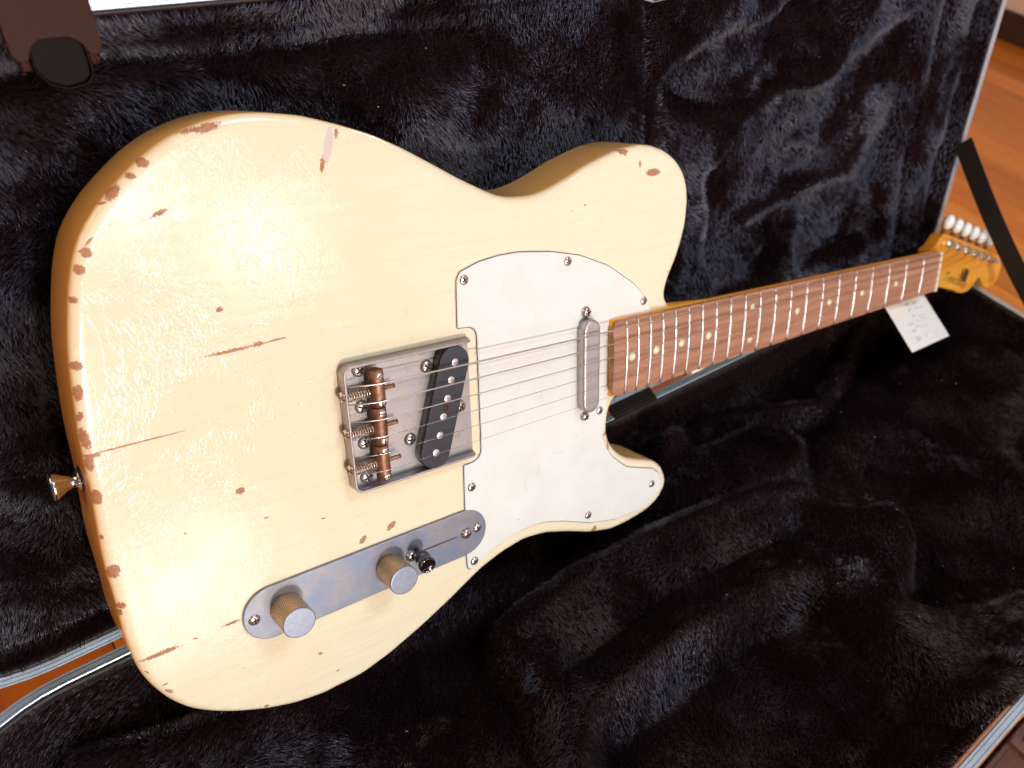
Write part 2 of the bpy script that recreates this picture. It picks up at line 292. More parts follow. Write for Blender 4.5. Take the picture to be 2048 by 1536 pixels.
def rings(R_, closed=True, cap0=True, cap1=True):
    """R_: list of equally long rings of points -> verts, faces"""
    n = len(R_[0]); V = [p for r in R_ for p in r]; F = []
    for i in range(len(R_) - 1):
        for j in range(n if closed else n - 1):
            a, b_ = i * n + j, i * n + (j + 1) % n
            F.append((a, b_, b_ + n, a + n))
    if cap0: F.append(tuple(range(n - 1, -1, -1)))
    if cap1: F.append(tuple(range((len(R_) - 1) * n, len(R_) * n)))
    return V, F
def lathe(profile, seg=32, axis='z', c=(0, 0, 0), cap0=True, cap1=True):
    R_ = []
    for r, h in profile:
        ring = []
        for k in range(seg):
            a = 2 * math.pi * k / seg; x, y, z = r * math.cos(a), r * math.sin(a), h
            if axis == 'x': x, y, z = z, x, y
            elif axis == 'y': x, y, z = y, z, x
            ring.append((x + c[0], y + c[1], z + c[2]))
        R_.append(ring)
    return rings(R_, True, cap0, cap1)
def resample(P, step, closed=True, sig=0):
    P = np.array(P, float); Q = np.vstack([P, P[:1]]) if closed else P
    d = np.r_[0, np.cumsum(np.linalg.norm(np.diff(Q, axis=0), axis=1))]
    n = max(8, int(round(d[-1] / step))); s_ = np.linspace(0, d[-1], n + (0 if closed else 1), endpoint=not closed)
    out = np.stack([np.interp(s_, d, Q[:, k]) for k in range(Q.shape[1])], 1)
    if sig:
        w = int(3 * sig / step) + 1; kx = np.arange(-w, w + 1); k_ = np.exp(-.5 * (kx * step / sig) ** 2); k_ /= k_.sum()
        if closed:
            ext = np.vstack([out[-w:], out, out[:w]])
            out = np.stack([np.convolve(ext[:, k], k_, 'valid') for k in range(out.shape[1])], 1)
        else:
            a = 2 * out[0] - out[1:w + 1][::-1]; c_ = 2 * out[-1] - out[-w - 1:-1][::-1]
            ext = np.vstack([a, out, c_]); out = np.stack([np.convolve(ext[:, k], k_, 'valid') for k in range(out.shape[1])], 1)
    return out
def area2(P): x, y = P[:, 0], P[:, 1]; return .5 * np.sum(x * np.roll(y, -1) - np.roll(x, -1) * y)
def inward(P):
    t = np.roll(P, -1, 0) - np.roll(P, 1, 0); t /= np.linalg.norm(t, axis=1)[:, None] + 1e-9
    n = np.stack([-t[:, 1], t[:, 0]], 1)
    return n if area2(P) > 0 else -n
def slab(P, z0, z1, r=0, seg=4, rb=0, mids=()):
    """outline extruded from z0 to z1 with a rounded top edge r (and bottom rb)"""
    P = np.array(P, float)
    if area2(P) < 0: P = P[::-1]
    n = inward(P); lv = []
    if rb:
        for k in range(seg + 1):
            a = math.pi / 2 * k / seg; lv.append((rb * (1 - math.sin(a)), z0 + rb * (1 - math.cos(a))))
        lv.insert(0, (rb + .4 * rb, z0))
    else: lv.append((0, z0))
    for z in mids: lv.append((0, z))
    if r:
        for k in range(seg + 1):
            a = math.pi / 2 * k / seg; lv.append((r * (1 - math.cos(a)), z1 - r * (1 - math.sin(a))))
        lv.append((r + .4 * r, z1))
    else: lv.append((0, z1))
    R_ = [[(p[0] + q[0] * o, p[1] + q[1] * o, z) for p, q in zip(P, n)] for o, z in lv]
    return rings(R_)
def rrect(x0, x1, y0, y1, r, seg=6, rs=None):
    rs = rs or (r, r, r, r); out = []
    for (cx_, cy_, a0), rr in zip(((x1, y1, 0), (x0, y1, 90), (x0, y0, 180), (x1, y0, 270)), rs):
        sx = -1 if cx_ == x1 else 1; sy = -1 if cy_ == y1 else 1
        for k in range(seg + 1):
            a = R(a0 + 90 * k / seg); out.append((cx_ + sx * rr + rr * math.cos(a), cy_ + sy * rr + rr * math.sin(a)))
    return np.array(out)
def capsule(a, b_, r, seg=12):
    a, b_ = np.array(a, float), np.array(b_, float); d = b_ - a; t0 = math.atan2(d[1], d[0]); out = []
    for k in range(seg + 1): t = t0 - math.pi / 2 + math.pi * k / seg; out.append(b_ + r * np.array([math.cos(t), math.sin(t)]))
    for k in range(seg + 1): t = t0 + math.pi / 2 + math.pi * k / seg; out.append(a + r * np.array([math.cos(t), math.sin(t)]))
    return np.array(out)
def tube(P, r, seg=8, cap=True):
    P = np.array(P, float); n = len(P); T = np.gradient(P, axis=0); T /= np.linalg.norm(T, axis=1)[:, None] + 1e-12
    up = np.array([0, 0, 1.]) if abs(T[0][2]) < .9 else np.array([1., 0, 0]); R_ = []
    u = np.cross(T[0], up); u /= np.linalg.norm(u)
    for i in range(n):
        u = u - T[i] * (u @ T[i]); u /= np.linalg.norm(u); w = np.cross(T[i], u); rr = r[i] if hasattr(r, '__len__') else r
        R_.append([tuple(P[i] + rr * (math.cos(a) * u + math.sin(a) * w)) for a in np.arange(seg) * 2 * math.pi / seg])
    return rings(R_, True, cap, cap)
def box(x0, x1, y0, y1, z0, z1, bev=0):
    bm = bmesh.new(); bmesh.ops.create_cube(bm, size=1)
    for v in bm.verts: v.co = Vector(((x0 + x1) / 2 + v.co.x * (x1 - x0), (y0 + y1) / 2 + v.co.y * (y1 - y0), (z0 + z1) / 2 + v.co.z * (z1 - z0)))
    if bev: bmesh.ops.bevel(bm, geom=bm.edges[:], offset=bev, segments=2, affect='EDGES', profile=.5)
    V = [tuple(v.co) for v in bm.verts]; F = [tuple(v.index for v in f.verts) for f in bm.faces]
    bm.verts.index_update(); F = [tuple(v.index for v in f.verts) for f in bm.faces]; bm.free(); return V, F

_screws = {}
def screw(parent, x, y, z, r, name='screw', slot=False, rot=None, dome=.42, ang=None, mat=None):
    """pan head with a cross (or a single slot) of dark bars painting the shade of a recess, one mesh"""
    key = (r, slot, dome, mat)
    if key not in _screws:
        h = r * dome; prof = [(r * .96, -.3), (r, 0)]
        for k in range(1, 6): a = math.pi / 2 * k / 6; prof.append((r * math.cos(a) ** .8, h * math.sin(a)))
        prof.append((.02, h)); b_ = MB().add(*lathe(prof, 24)); w = r * .13; l_ = r * (.93 if slot else .58)
        b_.add(*box(-l_, l_, -w, w, h * .1, h * (1.03 if slot else 1.02)), 1)
        if not slot: b_.add(*box(-w, w, -l_, l_, h * .1, h * 1.03), 1)
        _screws[key] = b_.build('screw', [mat or M_NICK, M_HOLE])
    return put(name, _screws[key], parent, (x, y, z), rot if rot is not None else (0, 0, random.uniform(0, 1.5) if ang is None else ang))

# ------------------------------------------------------------------ the guitar, in its own frame: x along the strings, y across, z out of the face
guitar = root('electric_guitar', 'cream single-cutaway electric guitar with a worn, chipped body leaning in an open case', 'guitar')
guitar.matrix_world = Matrix(((.98954, .14031, .03354, .141912), (-.01906, .3576, -.93368, -.048516), (-.143, .92327, .35653, .256191), (0, 0, 0, 1)))
SC = 648.0; XO = -3.15
def fx(n): return SC * 2 ** (-n / 12.0) + XO
def hw(x): return (56 - 14 * (x - 177.3) / (644.8 - 177.3)) / 2
# body
ring = np.array(RING + [[197, -29], [212, -27], [231, -18], [240, 0], [242, 18]])
ring = resample(ring, 1.0, sig=3.2)
V, F = slab(ring, -44.5, 0, 4.6, 7, 4.6)
# the face is meshed finely so that the worn spots can be stored on it
from mathutils.geometry import delaunay_2d_cdt
nr = len(ring); top = [v for v in V[-nr:]]
inner = np.array([v[:2] for v in top]); gs = 1.05
mask_x = np.arange(-150, 262, gs); mask_y = np.arange(-180, 176, gs); MX, MY = np.meshgrid(mask_x, mask_y, indexing='ij')
def inside_(P, X, Y):
    c_ = np.zeros(X.shape, bool); j = len(P) - 1
    for i in range(len(P)):
        a, b_ = P[i], P[j]
        if a[1] != b_[1]: c_ ^= ((a[1] > Y) != (b_[1] > Y)) & (X < (b_[0] - a[0]) * (Y - a[1]) / (b_[1] - a[1]) + a[0])
        j = i
    return c_
shrunk = inner + inward(ring if area2(ring) > 0 else ring[::-1]) * .7
ok_ = inside_(shrunk[::2], MX, MY); I_ = -np.ones(MX.shape, int); I_[ok_] = np.arange(ok_.sum())
F = F[:-1]; base_n = len(V); V = V + [(x, y, 0) for x, y in zip(MX[ok_], MY[ok_])]
full = ok_[:-1, :-1] & ok_[1:, :-1] & ok_[:-1, 1:] & ok_[1:, 1:]
ii, jj = np.nonzero(full)
F += [tuple(int(v) + base_n for v in q) for q in zip(I_[ii, jj], I_[ii + 1, jj], I_[ii + 1, jj + 1], I_[ii, jj + 1])]
# the strip between the grid and the rounded edge: triangulated on its own
hole = {}
for a, b_ in zip(ii, jj):
    for p, q in (((a, b_), (a + 1, b_)), ((a + 1, b_), (a + 1, b_ + 1)), ((a + 1, b_ + 1), (a, b_ + 1)), ((a, b_ + 1), (a, b_))):
        if (q, p) in hole: del hole[(q, p)]
        else: hole[(p, q)] = 1
rim_i = sorted({p for e in hole for p in e}); rid = {p: k for k, p in enumerate(rim_i)}
pts = [Vector(p) for p in inner] + [Vector((MX[p], MY[p])) for p in rim_i]
gid = [base_n - nr + k for k in range(nr)] + [base_n + int(I_[p]) for p in rim_i]
ed = [(k, (k + 1) % nr) for k in range(nr)] + [(rid[p] + nr, rid[q] + nr) for p, q in hole]
ov, oe, of, oi, _, _ = delaunay_2d_cdt(pts, ed, [], 0, 1e-5)
covered = set(zip(ii.tolist(), jj.tolist()))
tri = [f for f in of if len({gid[oi[k][0]] for k in f}) == len(f)]
ovn = np.array([(v[0], v[1]) for v in ov]); cen = np.array([ovn[list(f)].mean(0) for f in tri])
ci, cj = ((cen[:, 0] - mask_x[0]) / gs).astype(int), ((cen[:, 1] - mask_y[0]) / gs).astype(int)
keep = inside_(inner, cen[:, 0], cen[:, 1]) & ~full[np.clip(ci, 0, full.shape[0] - 1), np.clip(cj, 0, full.shape[1] - 1)]
F += [tuple(gid[oi[k][0]] for k in f) for f, g_ in zip(tri, keep) if g_]
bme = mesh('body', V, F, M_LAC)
VA = np.array(V)
for kind in 'cp':
    D = np.full(len(V), 60.0)
    for k_, x, y, z, a, b_, ang in CHIPS:
        if k_ != kind or min(a, b_) < THIN: continue
        t = R(ang); dx, dy, dz = VA[:, 0] - x, VA[:, 1] - y, VA[:, 2] - z
        u = (dx * math.cos(t) + dy * math.sin(t)) / a; v = (-dx * math.sin(t) + dy * math.cos(t)) / b_
        D = np.minimum(D, (np.sqrt(u * u + v * v + (dz / 3.4) ** 2) - 1) * min(a, b_))
    at = bme.attributes.new('chip' if kind == 'c' else 'primer', 'FLOAT', 'POINT'); at.data.foreach_set('value', D.astype(np.float32))
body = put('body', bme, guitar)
# pickguard: white, black, white plies seen on its bevelled edge
pg = [(56.0, 43.8), (56.4, 59.2), (57.1, 74.0), (59.9, 78.4), (73.7, 82.7), (88.2, 84.7), (102.3, 85.0), (127.5, 82.4), (152.6, 77.0), (178.2, 66.8), (203.4, 50.7), (217.1, 37.3), (222.3, 28.0),
      (222.3, 20.1), (186.8, 15.2), (186.9, -19.2), (182.0, -29.1), (178.5, -38.9), (175.5, -58.0), (179.5, -69.3), (186.6, -79.2), (201.2, -91.6), (216.7, -97.5), (229.9, -101.9), (236.9, -107.6), (240.6, -116.6), (238.5, -124.6), (230.6, -131.9), (215.7, -135.7), (190.1, -134.8), (164.4, -128.5),
      (136.8, -116.7), (120.7, -111.5), (110.3, -110.1), (99.9, -110.4), (88.7, -112.2), (77.8, -114.9), (65.1, -120.4), (58.8, -124.1), (55.0, -123.6), (53.8, -121.1), (53.5, -110.1), (54.4, -73.7), (55.3, -45.2),
      (63.0, -45.0), (66.9, -43.3), (68.9, -39.8), (69.1, -28.0), (69.3, 10.2), (69.4, 37.7), (68.4, 41.1), (65.2, 43.2)]
pgo = resample(pg, .8, sig=1.1); 
if area2(pgo) < 0: pgo = pgo[::-1]
nn = inward(pgo); lv = [(0, .02), (0, .5), (.25, .62), (.7, 1.05), (.72, 1.07), (1.05, 1.45), (1.3, 1.62)]
R_ = [[(p[0] + q[0] * o, p[1] + q[1] * o, z) for p, q in zip(pgo, nn)] for o, z in lv]
V, F = rings(R_); n_ = len(pgo); mi = [0] * n_ * 2 + [1] * n_ * 2 + [0] * n_ * 2 + [0, 0]
me = mesh('pickguard', V, F, [M_PGW, M_PGB], mi, False)
pickguard = put('pickguard', me, guitar)
for x, y in ((62.6, 73.0), (141.7, 73.9), (212.4, 36.4), (171.3, -37.6), (60.6, -62.4), (161.4, -119.8), (228.7, -115.7), (59.8, -117.9)):
    screw(pickguard, x, y, 1.6, 3.1)
for x, y, ln, an in ((115, -68, 9, 70), (104, -77, 10, -82), (133, -60, 8, -15), (97, -100, 3, -10), (150, -52, 4, 60)):
    V, F = box(-ln / 2, ln / 2, -.1, .1, -.05, .03); put('scratch', mesh('scratch', V, F, M_HOLE if ln < 4 else M_COVER, None, False), pickguard, (x, y, 1.63), (0, 0, R(an)))
# control plate, knobs and switch
cp = capsule((-73.4, -96.0), (53.5, -94.2), 16.5, 20)
plate = put('control_plate', mesh('control_plate', *slab(resample(cp, 1), .1, 2.1, .5, 3), M_PLATE), guitar)
screw(plate, *(-84.1, -96.2), 2.1, 3.3); screw(plate, *(63.0, -93.3), 2.1, 3.3)
screw(plate, *(53.9, -94.0), 2.1, 4.0, dome=.75); screw(plate, *(13.3, -94.8), 2.1, 4.0, dome=.75)
V, F = box(19.7, 47.2, -94.8, -93.9, 2.08, 2.13); put('switch_slot', mesh('switch_slot', V, F, M_HOLE, None, False), plate)
V, F = box(24, 38, -95.05, -94.75, 2.1, 2.2); put('slot_burr', mesh('slot_burr', V, F, M_BRASS, None, False), plate)
kn = MB().add(*lathe([(8.9, 0), (9.2, .5), (9.2, 17.8)], 96, cap1=False)); knm = kn.build('knurled_barrel', M_KNURL)
kc = MB().add(*lathe([(9.2, 17.8), (9.25, 18.3), (8.9, 18.9), (8.4, 19.05), (.02, 19.1)], 64, cap0=False)); kcm = kc.build('knob_cap', M_CAP, False)
for x, y in ((-66.2, -96.2), (-1.8, -96.8)):
    k = put('control_knob', knm, plate, (x, y, 2.1)); 
    c_ = put('knob_cap', kcm, plate, (x, y, 2.1))
sw = MB().add(*lathe([(2.2, 0), (2.4, 6), (4.6, 7), (5.3, 9.5), (5.0, 13), (4.9, 15.2), (5.35, 15.6), (5.45, 17.4), (5.2, 18.4), (4.6, 18.9), (4.4, 18.7), (.02, 18.9)], 40))
put('switch_tip', sw.build('switch_tip', M_BLACKP), plate, (17.8, -92.7, 1.8), (R(4), R(-9), 0))
# bridge plate with folded walls
x0, x1, yb = -20.2, 63.0, 38.1
bp_ = MB().add(*slab(rrect(x0, x1, -yb, yb, 4, rs=(1, 4, 4, 1)), .05, 1.3, 0))
for k in range(0, 9): path.append((x1 - 6.0 * (1 - k / 8.0) * 0 - (60 - 60 * 1), 0)) if False else None
H = 8.6
outer = [(x1, yb)] + [(x0 + 5, yb)] + [(x0 + 5 - 5 * math.sin(a), yb - 5 + 5 * math.cos(a)) for a in np.linspace(.2, math.pi / 2, 6)] + [(x0, -yb + 5)] + [(x0 + 5 - 5 * math.cos(a), -yb + 5 - 5 * math.sin(a)) for a in np.linspace(.2, math.pi / 2, 6)] + [(x1, -yb)]
po = resample(outer, 1.5, closed=False); t = np.gradient(po, axis=0); t /= np.linalg.norm(t, axis=1)[:, None]; ni = np.stack([-t[:, 1], t[:, 0]], 1)
if ni[0][1] > 0: ni = -ni
sec = []
for (p, q) in zip(po, ni):
    e = min(max((x1 - p[0]) / 5.0, 0), 1); hh = H - 5.5 * (1 - math.sqrt(1 - (1 - e) ** 2)) if e < 1 else H
    prof = [(0, .3), (0, hh - .4), (.25, hh - .05), (.6, hh), (1.15, hh), (1.35, hh - .2), (1.35, .9)]
    sec.append([(p[0] + q[0] * o, p[1] + q[1] * o, z) for o, z in prof])
V, F = rings(sec); bp_.add(V, F)
bridge = put('bridge_plate', bp_.build('bridge_plate', M_BRIDGE, False), guitar)
bridge.data.polygons.foreach_set('use_smooth', [len(p.vertices) == 4 for p in bridge.data.polygons])
for x, y in ((-8.2, 32.8), (-8.7, 11.2), (-9.2, -10.8), (-10.0, -32.1)): screw(bridge, x, y, 1.3, 4.1, dome=.55)
for x, y in ((33.8, 25.7), (19.6, -16.8), (55.1, -4.7)): screw(bridge, x, y, 1.3, 4.1, 'pickup_screw', dome=.6)
for k, (ya, yb_, xa, xb) in enumerate(((33.9, 12.2, -1.9, -1.7), (11.7, -10.7, -2.1, -2.4), (-11.1, -33.2, -2.8, -2.6))):
    P = np.linspace([xa, ya, 8.9], [xb, yb_, 8.9], 9); rad = [3.4, 4.15, 4.25, 4.25, 4.25, 4.25, 4.25, 4.15, 3.4]
    P[0] = P[1] + (P[0] - P[1]) * .35 ; P[1] = P[0] + np.array([0, -.5, 0]); P[8] = P[7] + (P[8] - P[7]) * .8; P[7] = P[8] + np.array([0, .5, 0])
    P[0][1] = ya; P[1][1] = ya - .5; P[8][1] = yb_; P[7][1] = yb_ + .5
    sd = put('saddle', mesh('saddle', *tube(P, rad, 24), M_BRASS), bridge)
    for yy in (ya - 3.1, yb_ + 2.7): screw(bridge, (xa + xb) / 2 + .5, yy, 12.5, 2.3, 'grub_screw', slot=True, dome=.35, ang=random.uniform(-.9, .9) + .8)
    ym = (21.1, -1.0, -22.9)[k]
    put('intonation_screw', mesh('intonation_screw', *tube(np.linspace([-22, ym, 7], [9.5, ym + .3, 7.2], 24), [1.5, 1.5] + [1.45 if i % 2 else 1.15 for i in range(22)], 10), M_BRASS), bridge)
    tt = np.linspace(0, 1, 230); sp = np.stack([-19.2 + 13.4 * tt, ym + 2.9 * np.cos(tt * 2 * math.pi * 9), 7.1 + 2.9 * np.sin(tt * 2 * math.pi * 9)], 1)
    put('spring', mesh('spring', *tube(sp, .40, 6), M_SPRING), bridge)
    screw(bridge, x0 - .3, ym, 5.2, 3.0, 'screw_head', rot=(R(90), 0, R(-90)), dome=.65)
# bridge pickup
pu = put('bridge_pickup', mesh('bridge_pickup', *slab(resample(capsule((32.1, -26.8), (48.7, 27.0), 10.0, 16), 1), 1.2, 9.2, .35, 2), M_FIBRE), guitar)
pol = MB().add(*lathe([(2.4, 0), (2.45, .25), (2.1, .45), (.02, .5)], 24)).build('pole_piece', M_POLE)
for x, y in ((48.8, 27.1), (45.5, 16.7), (42.2, 5.8), (38.7, -5.1), (35.5, -16.2), (32.1, -26.7)): put('pole_piece', pol, pu, (x, y, 9.15))
put('cover_hole', MB().add(*lathe([(1.9, 0), (1.9, .06), (.02, .06)], 20)).build('cover_hole', M_HOLE), pu, (40.7, .2, 9.18))
# neck pickup under its metal cover
npu = put('neck_pickup', mesh('neck_pickup', *slab(resample(capsule((157.2, -26.0), (157.2, 26.2), 7.5, 16), .8), 1.5, 9.4, 2.0, 6), M_COVER), guitar)
screw(npu, 157.2, 37.7, 1.7, 3.9, dome=.8); screw(npu, 156.6, -38.0, 1.7, 3.6, dome=.8)
# neck
XN = 642.4
def board_z(y): return 9.45 - (241 - math.sqrt(241 ** 2 - y * y))
secs = []
for x in list(np.linspace(177.3, 187, 5)) + list(np.linspace(200, XN, 40)):
    cut = 0
    if x < 184.8: u = (184.8 - x) / 7.5; cut = 6.5 * (1 - math.sqrt(max(0, 1 - u * u)))
    h = hw(x) - cut; ys = np.linspace(-h, h, 17)
    r_ = [(x, y, board_z(y) - (.5 if abs(y) > h - .01 else 0)) for y in ys]
    r_ = [(x, -h, 4.6)] + r_ + [(x, h, 4.6)]; secs.append(r_)
V, F = rings(secs); board = put('fretboard', mesh('fretboard', V, F, M_ROSE), guitar)
board.data.polygons.foreach_set('use_smooth', [p.normal.z > .6 for p in board.data.polygons])
for n in range(1, 22):
    x = fx(n); h = hw(x) - .2; P = [(x, y, board_z(y) + .15) for y in np.linspace(-h, h, 15)]
    rr = [.5] + [1.0] * 13 + [.5]; V, F = tube(P, rr, 10); put('fret', mesh('fret', V, F, M_FRET), board)
dot = MB().add(*lathe([(3.2, 0), (3.2, .08), (.02, .10)], 28)).build('inlay_dot', M_DOT)
for n in (3, 5, 7, 9, 15, 17, 19, 21): put('inlay_dot', dot, board, ((fx(n) + fx(n - 1)) / 2, 0, 9.43))
for y in (13.2, -13.2): put('inlay_dot', dot, board, ((fx(12) + fx(11)) / 2, y, 9.05))
V, F = slab(resample([(XN, -20.9), (XN, 20.9), (646.6, 20.7), (646.6, -20.7)], .8), 3.4, 10.5, .5, 2); put('nut', mesh('nut', V, F, M_NUT), guitar)
secs = []
for x in [179, 197, 222, 235, 241, 247, 255, 265, 282, 327, 397, 497, 597, 637, 648]:
    h = hw(x); flat = 1 if x < 240 else max(0, 1 - (x - 240) / 40.0); dep = 20.6 - 1.6 * (x - 280) / 370 if x > 280 else 20.6
    r_ = []
    for k in range(21):
        a = math.pi * k / 20; yy = -h * math.cos(a); zz = 4.6 - dep * math.sin(a) ** .62
        yb2 = -h if k < 10 else h; yb2 = yb2 if k != 10 else 0
        zb = -15 if 1 < k < 19 else (4.6 if k in (0, 20) else -14)
        yb2 = max(-h, min(h, -h * 1.5 * math.cos(a)))
        r_.append((x, yy * (1 - flat) + yb2 * flat, zz * (1 - flat) + zb * flat))
    secs.append(r_)
V, F = rings(secs); neck = put('neck', mesh('neck', V, F, M_MAPLE), guitar)
# headstock
hs = [(645.1, -20.4), (655.2, -20.9), (667.2, -21.9), (683.4, -24.9), (699.5, -28.9), (717.4, -33.4), (729.8, -38.2), (742.0, -40.4), (753.1, -40.2), (762.2, -37.4), (771.3, -30.9), (777.4, -27.1), (782.4, -27.5), (786.5, -32.4), (792.6, -38.4), (802.7, -42.9), (813.9, -44.4), (825.0, -42.4), (832.1, -36.5), (835.2, -28.5), (835.2, -19.5), (831.1, -11.5),
      (823.0, -6.0), (808.8, -1.6), (766.2, 10.0), (715.7, 23.9), (679.3, 33.8), (672.3, 35.0), (665.7, 33.2), (661.2, 28.2), (655.1, 23.8), (645.1, 21.3)]
V, F = slab(resample(hs, 1.2, sig=1.6), -17.5, -3.4, 1.6, 4, 1.6); hd = put('headstock', mesh('headstock', V, F, M_MAPLE), guitar)
secs = []
for k in range(10):
    u = k / 9.0; x = 645.5 + 18.5 * u; z = -3.2 + 11 * (1 - math.sin(u * math.pi / 2)) ** 1.3; h = 20.8 + 3 * u
    secs.append([(x, -h, -9), (x, -h, z), (x, h, z), (x, h, -9)])
V, F = rings(secs); put('headstock_transition', mesh('headstock_transition', V, F, M_MAPLE), hd)
tdir = np.array([.9630, -.2695]); tper = np.array([.2695, .9630]); posts = []
for k in range(6):
    p = np.array([685.1, 23.3]) + tdir * 23.5 * k; posts.append(p)
    put('tuning_post', MB().add(*lathe([(4.6, -3.4), (4.6, -2.3), (3.2, -2.2), (3.1, 1.0), (2.6, 1.6), (2.6, 4.0), (3.2, 4.8), (3.2, 6.2), (2.6, 6.6), (.02, 6.6)], 20)).build('tuning_post', M_NICK) if k == 0 else bpy.data.meshes['tuning_post'], hd, (p[0], p[1], 0))
    e = p + tper * 22.5
    if k == 0:
        pm = MB()
        b_ = bmesh.new(); bmesh.ops.create_uvsphere(b_, u_segments=20, v_segments=12, radius=1)
        b_.verts.index_update()
        V = [(v.co.x * 9.3 * (1 - .12 * abs(v.co.x)), v.co.y * 8.6, v.co.z * 6.0) for v in b_.verts]; F = [tuple(v.index for v in f.verts) for f in b_.faces]; b_.free()
        pm.add(V, F); pm.add(*lathe([(2.6, -14), (2.6, -4), (3.6, -4), (3.0, 0)], 14, axis='y'), 1)
        pegm = pm.build('tuning_button', [M_PEG, M_CHROME])
    put('tuning_button', pegm, hd, (e[0], e[1], -11), (R(12), R(10), math.atan2(tdir[1], tdir[0])))
V, F = box(-7, 7, -2.2, 2.2, 0, 1.2, .4); V = [(x * 1, y * (1 + .9 * abs(x) / 7), z + 1.6 * abs(y) / 2) for x, y, z in V]
put('string_tree', mesh('string_tree', V, F, M_HOLE), hd, (731, -17, -1.2), (0, 0, R(68)))
fc = bpy.data.curves.new('logo_text', 'FONT'); fc.body = 'Telecaster'; fc.size = .0145; fc.shear = .35; fc.extrude = .00004; fc.align_x = 'LEFT'
fo = bpy.data.objects.new('logo_tmp', fc); COL.objects.link(fo); dg = bpy.context.evaluated_depsgraph_get(); dg.update()
lm = bpy.data.meshes.new_from_object(fo.evaluated_get(dg)); bpy.data.objects.remove(fo); lm.name = 'logo_lettering'; lm.materials.clear(); lm.materials.append(M_INK)
put('logo_lettering', lm, hd, (686.5, -17, -3.36), (0, 0, R(-17)))
# strings
dia = (1.17, .92, .68, .46, .34, .27)
for k in range(6):
    yb_ = 26.6 - 10.55 * k; yn = 17.4 - 6.9 * k; p = posts[k]; sx = -1.8 - .2 * (k // 2); zt = 13.1 + dia[k] / 2
    P = [(-20.4, yb_ + .2, 5.6), (-12, yb_, 10.2), (sx - 2.2, yb_, zt - .5), (sx, yb_, zt), (sx + 3, yb_ - .03, zt)]
    P += [tuple(np.array([sx, yb_, zt]) * (1 - u) + np.array([643.5, yn, 11.0]) * u) for u in np.linspace(.01, 1, 30)]
    pe = p + tper * -3.0; mid = None
    if k >= 4: P += [(727 + 2 * (k - 4), -14 - 4.5 * (k - 4), .2)]
    P += [(pe[0], pe[1], 2.6), (p[0] + 3, p[1], 2.6), (p[0], p[1] + 3, 2.8)]
    V, F = tube(resample(P, 4, closed=False), dia[k] / 2, 8); put('string', mesh('string', V, F, M_WOUND if k < 3 else M_STR), guitar)
# strap button on the tail
sb = MB().add(*lathe([(3.6, 0), (3.6, 1.2), (6.2, 1.25), (5.6, 1.9), (3.2, 2.6), (3.0, 4.6), (3.9, 7.0), (6.5, 11.0), (7.0, 11.7), (7.0, 12.9), (6.2, 13.2), (5.3, 12.7), (3.6, 12.2), (.02, 12.0)], 36))
put('strap_button', sb.build('strap_button', M_CHROME), guitar, (-143.6, 0.5, -23), (0, R(-90), 0))
wa = MB().add(*lathe([(7.0, 0), (7.0, .5), (3, .6)], 30)); put('strap_washer', wa.build('strap_washer', M_FIBRE), guitar, (-143.6, 0.5, -23), (0, R(-90), 0))

# ------------------------------------------------------------------ the case: rims in the planes z=100 (base) and the opened lid
case = root('guitar_case', 'open black guitar case lined with dark plush, lid leaning back behind the guitar', 'guitar case', (400, 0, 0))
OFF = (-400, 0, 0)                       # parts are written in world millimetres
LY, LZ = .17365, .98481
def lidp(X, h, d): return (X, h * LY + d * LZ, 100 + h * LZ - d * LY)      # d: depth behind the rim plane
def basep(X, y, d): return (X, -y, 100 - d)                                # y: distance from the hinge, d: depth below the rim
def cput(name, me, parent=None, **kw):
    return put(name, me, parent or case, OFF if parent is None else (0, 0, 0), **kw)
LIDO = rrect(-152, 926, 3, 361, 30, 12, rs=(34, 100, 100, 40)); BASEO = rrect(-152, 926, 3, 386, 30, 12, rs=(34, 100, 100, 40))
def sweep(outline, prof, fn, name, mats, mi, smooth_=True, worn=None):
    P = resample(outline, 3); n = inward(P)
    R_ = [[fn(p[0] + q[0] * o, p[1] + q[1] * o, d) for p, q in zip(P, n)] for o, d in prof]
    V, F = rings(R_, True, False, False); k = len(P)
    return mesh(name, V, F, mats, [int(worn is not None and P[j % k][1] > worn) for j in range(len(F))], smooth_)
# o grows inwards, d grows into the shell
alu = [(0, 14), (0, .6), (.4, 0), (1.6, 0), (1.8, 1.0), (2.4, 1.0), (2.6, 0), (5.0, 0), (5.2, 1.0), (5.8, 1.0), (6.0, 0), (7.2, 0), (7.6, .6), (7.6, 2.5)]
bind = [(7.6, 2.2), (7.8, 1.2), (8.8, .7), (9.8, 1.4), (10.4, 3.5), (10.6, 9)]
def wall(dep): return [(.6, 13), (.6, dep - 8), (3, dep - 2), (9, dep), (40, dep)]
for nm, o_, fn, dep in (('lid', LIDO, lidp, 62), ('base', BASEO, basep, 96)):
    cput(nm + '_trim', sweep(o_, alu, fn, nm + '_trim', M_ALU, [0] * (len(alu) - 1), False))
    cput(nm + '_binding', sweep(o_, bind, fn, nm + '_binding', [M_SHELL, M_EDGE], [0] * (len(bind) - 1), worn=340 if nm == 'base' else 900))
    sh = MB(); P = resample(o_, 6); n = inward(P)
    R_ = [[fn(p[0] + q[0] * o, p[1] + q[1] * o, d) for p, q in zip(P, n)] for o, d in wall(dep)]
    V, F = rings(R_, True, False, True); sh.add(V, F); cput(nm + '_shell', sh.build(nm + '_shell', M_SHELL))

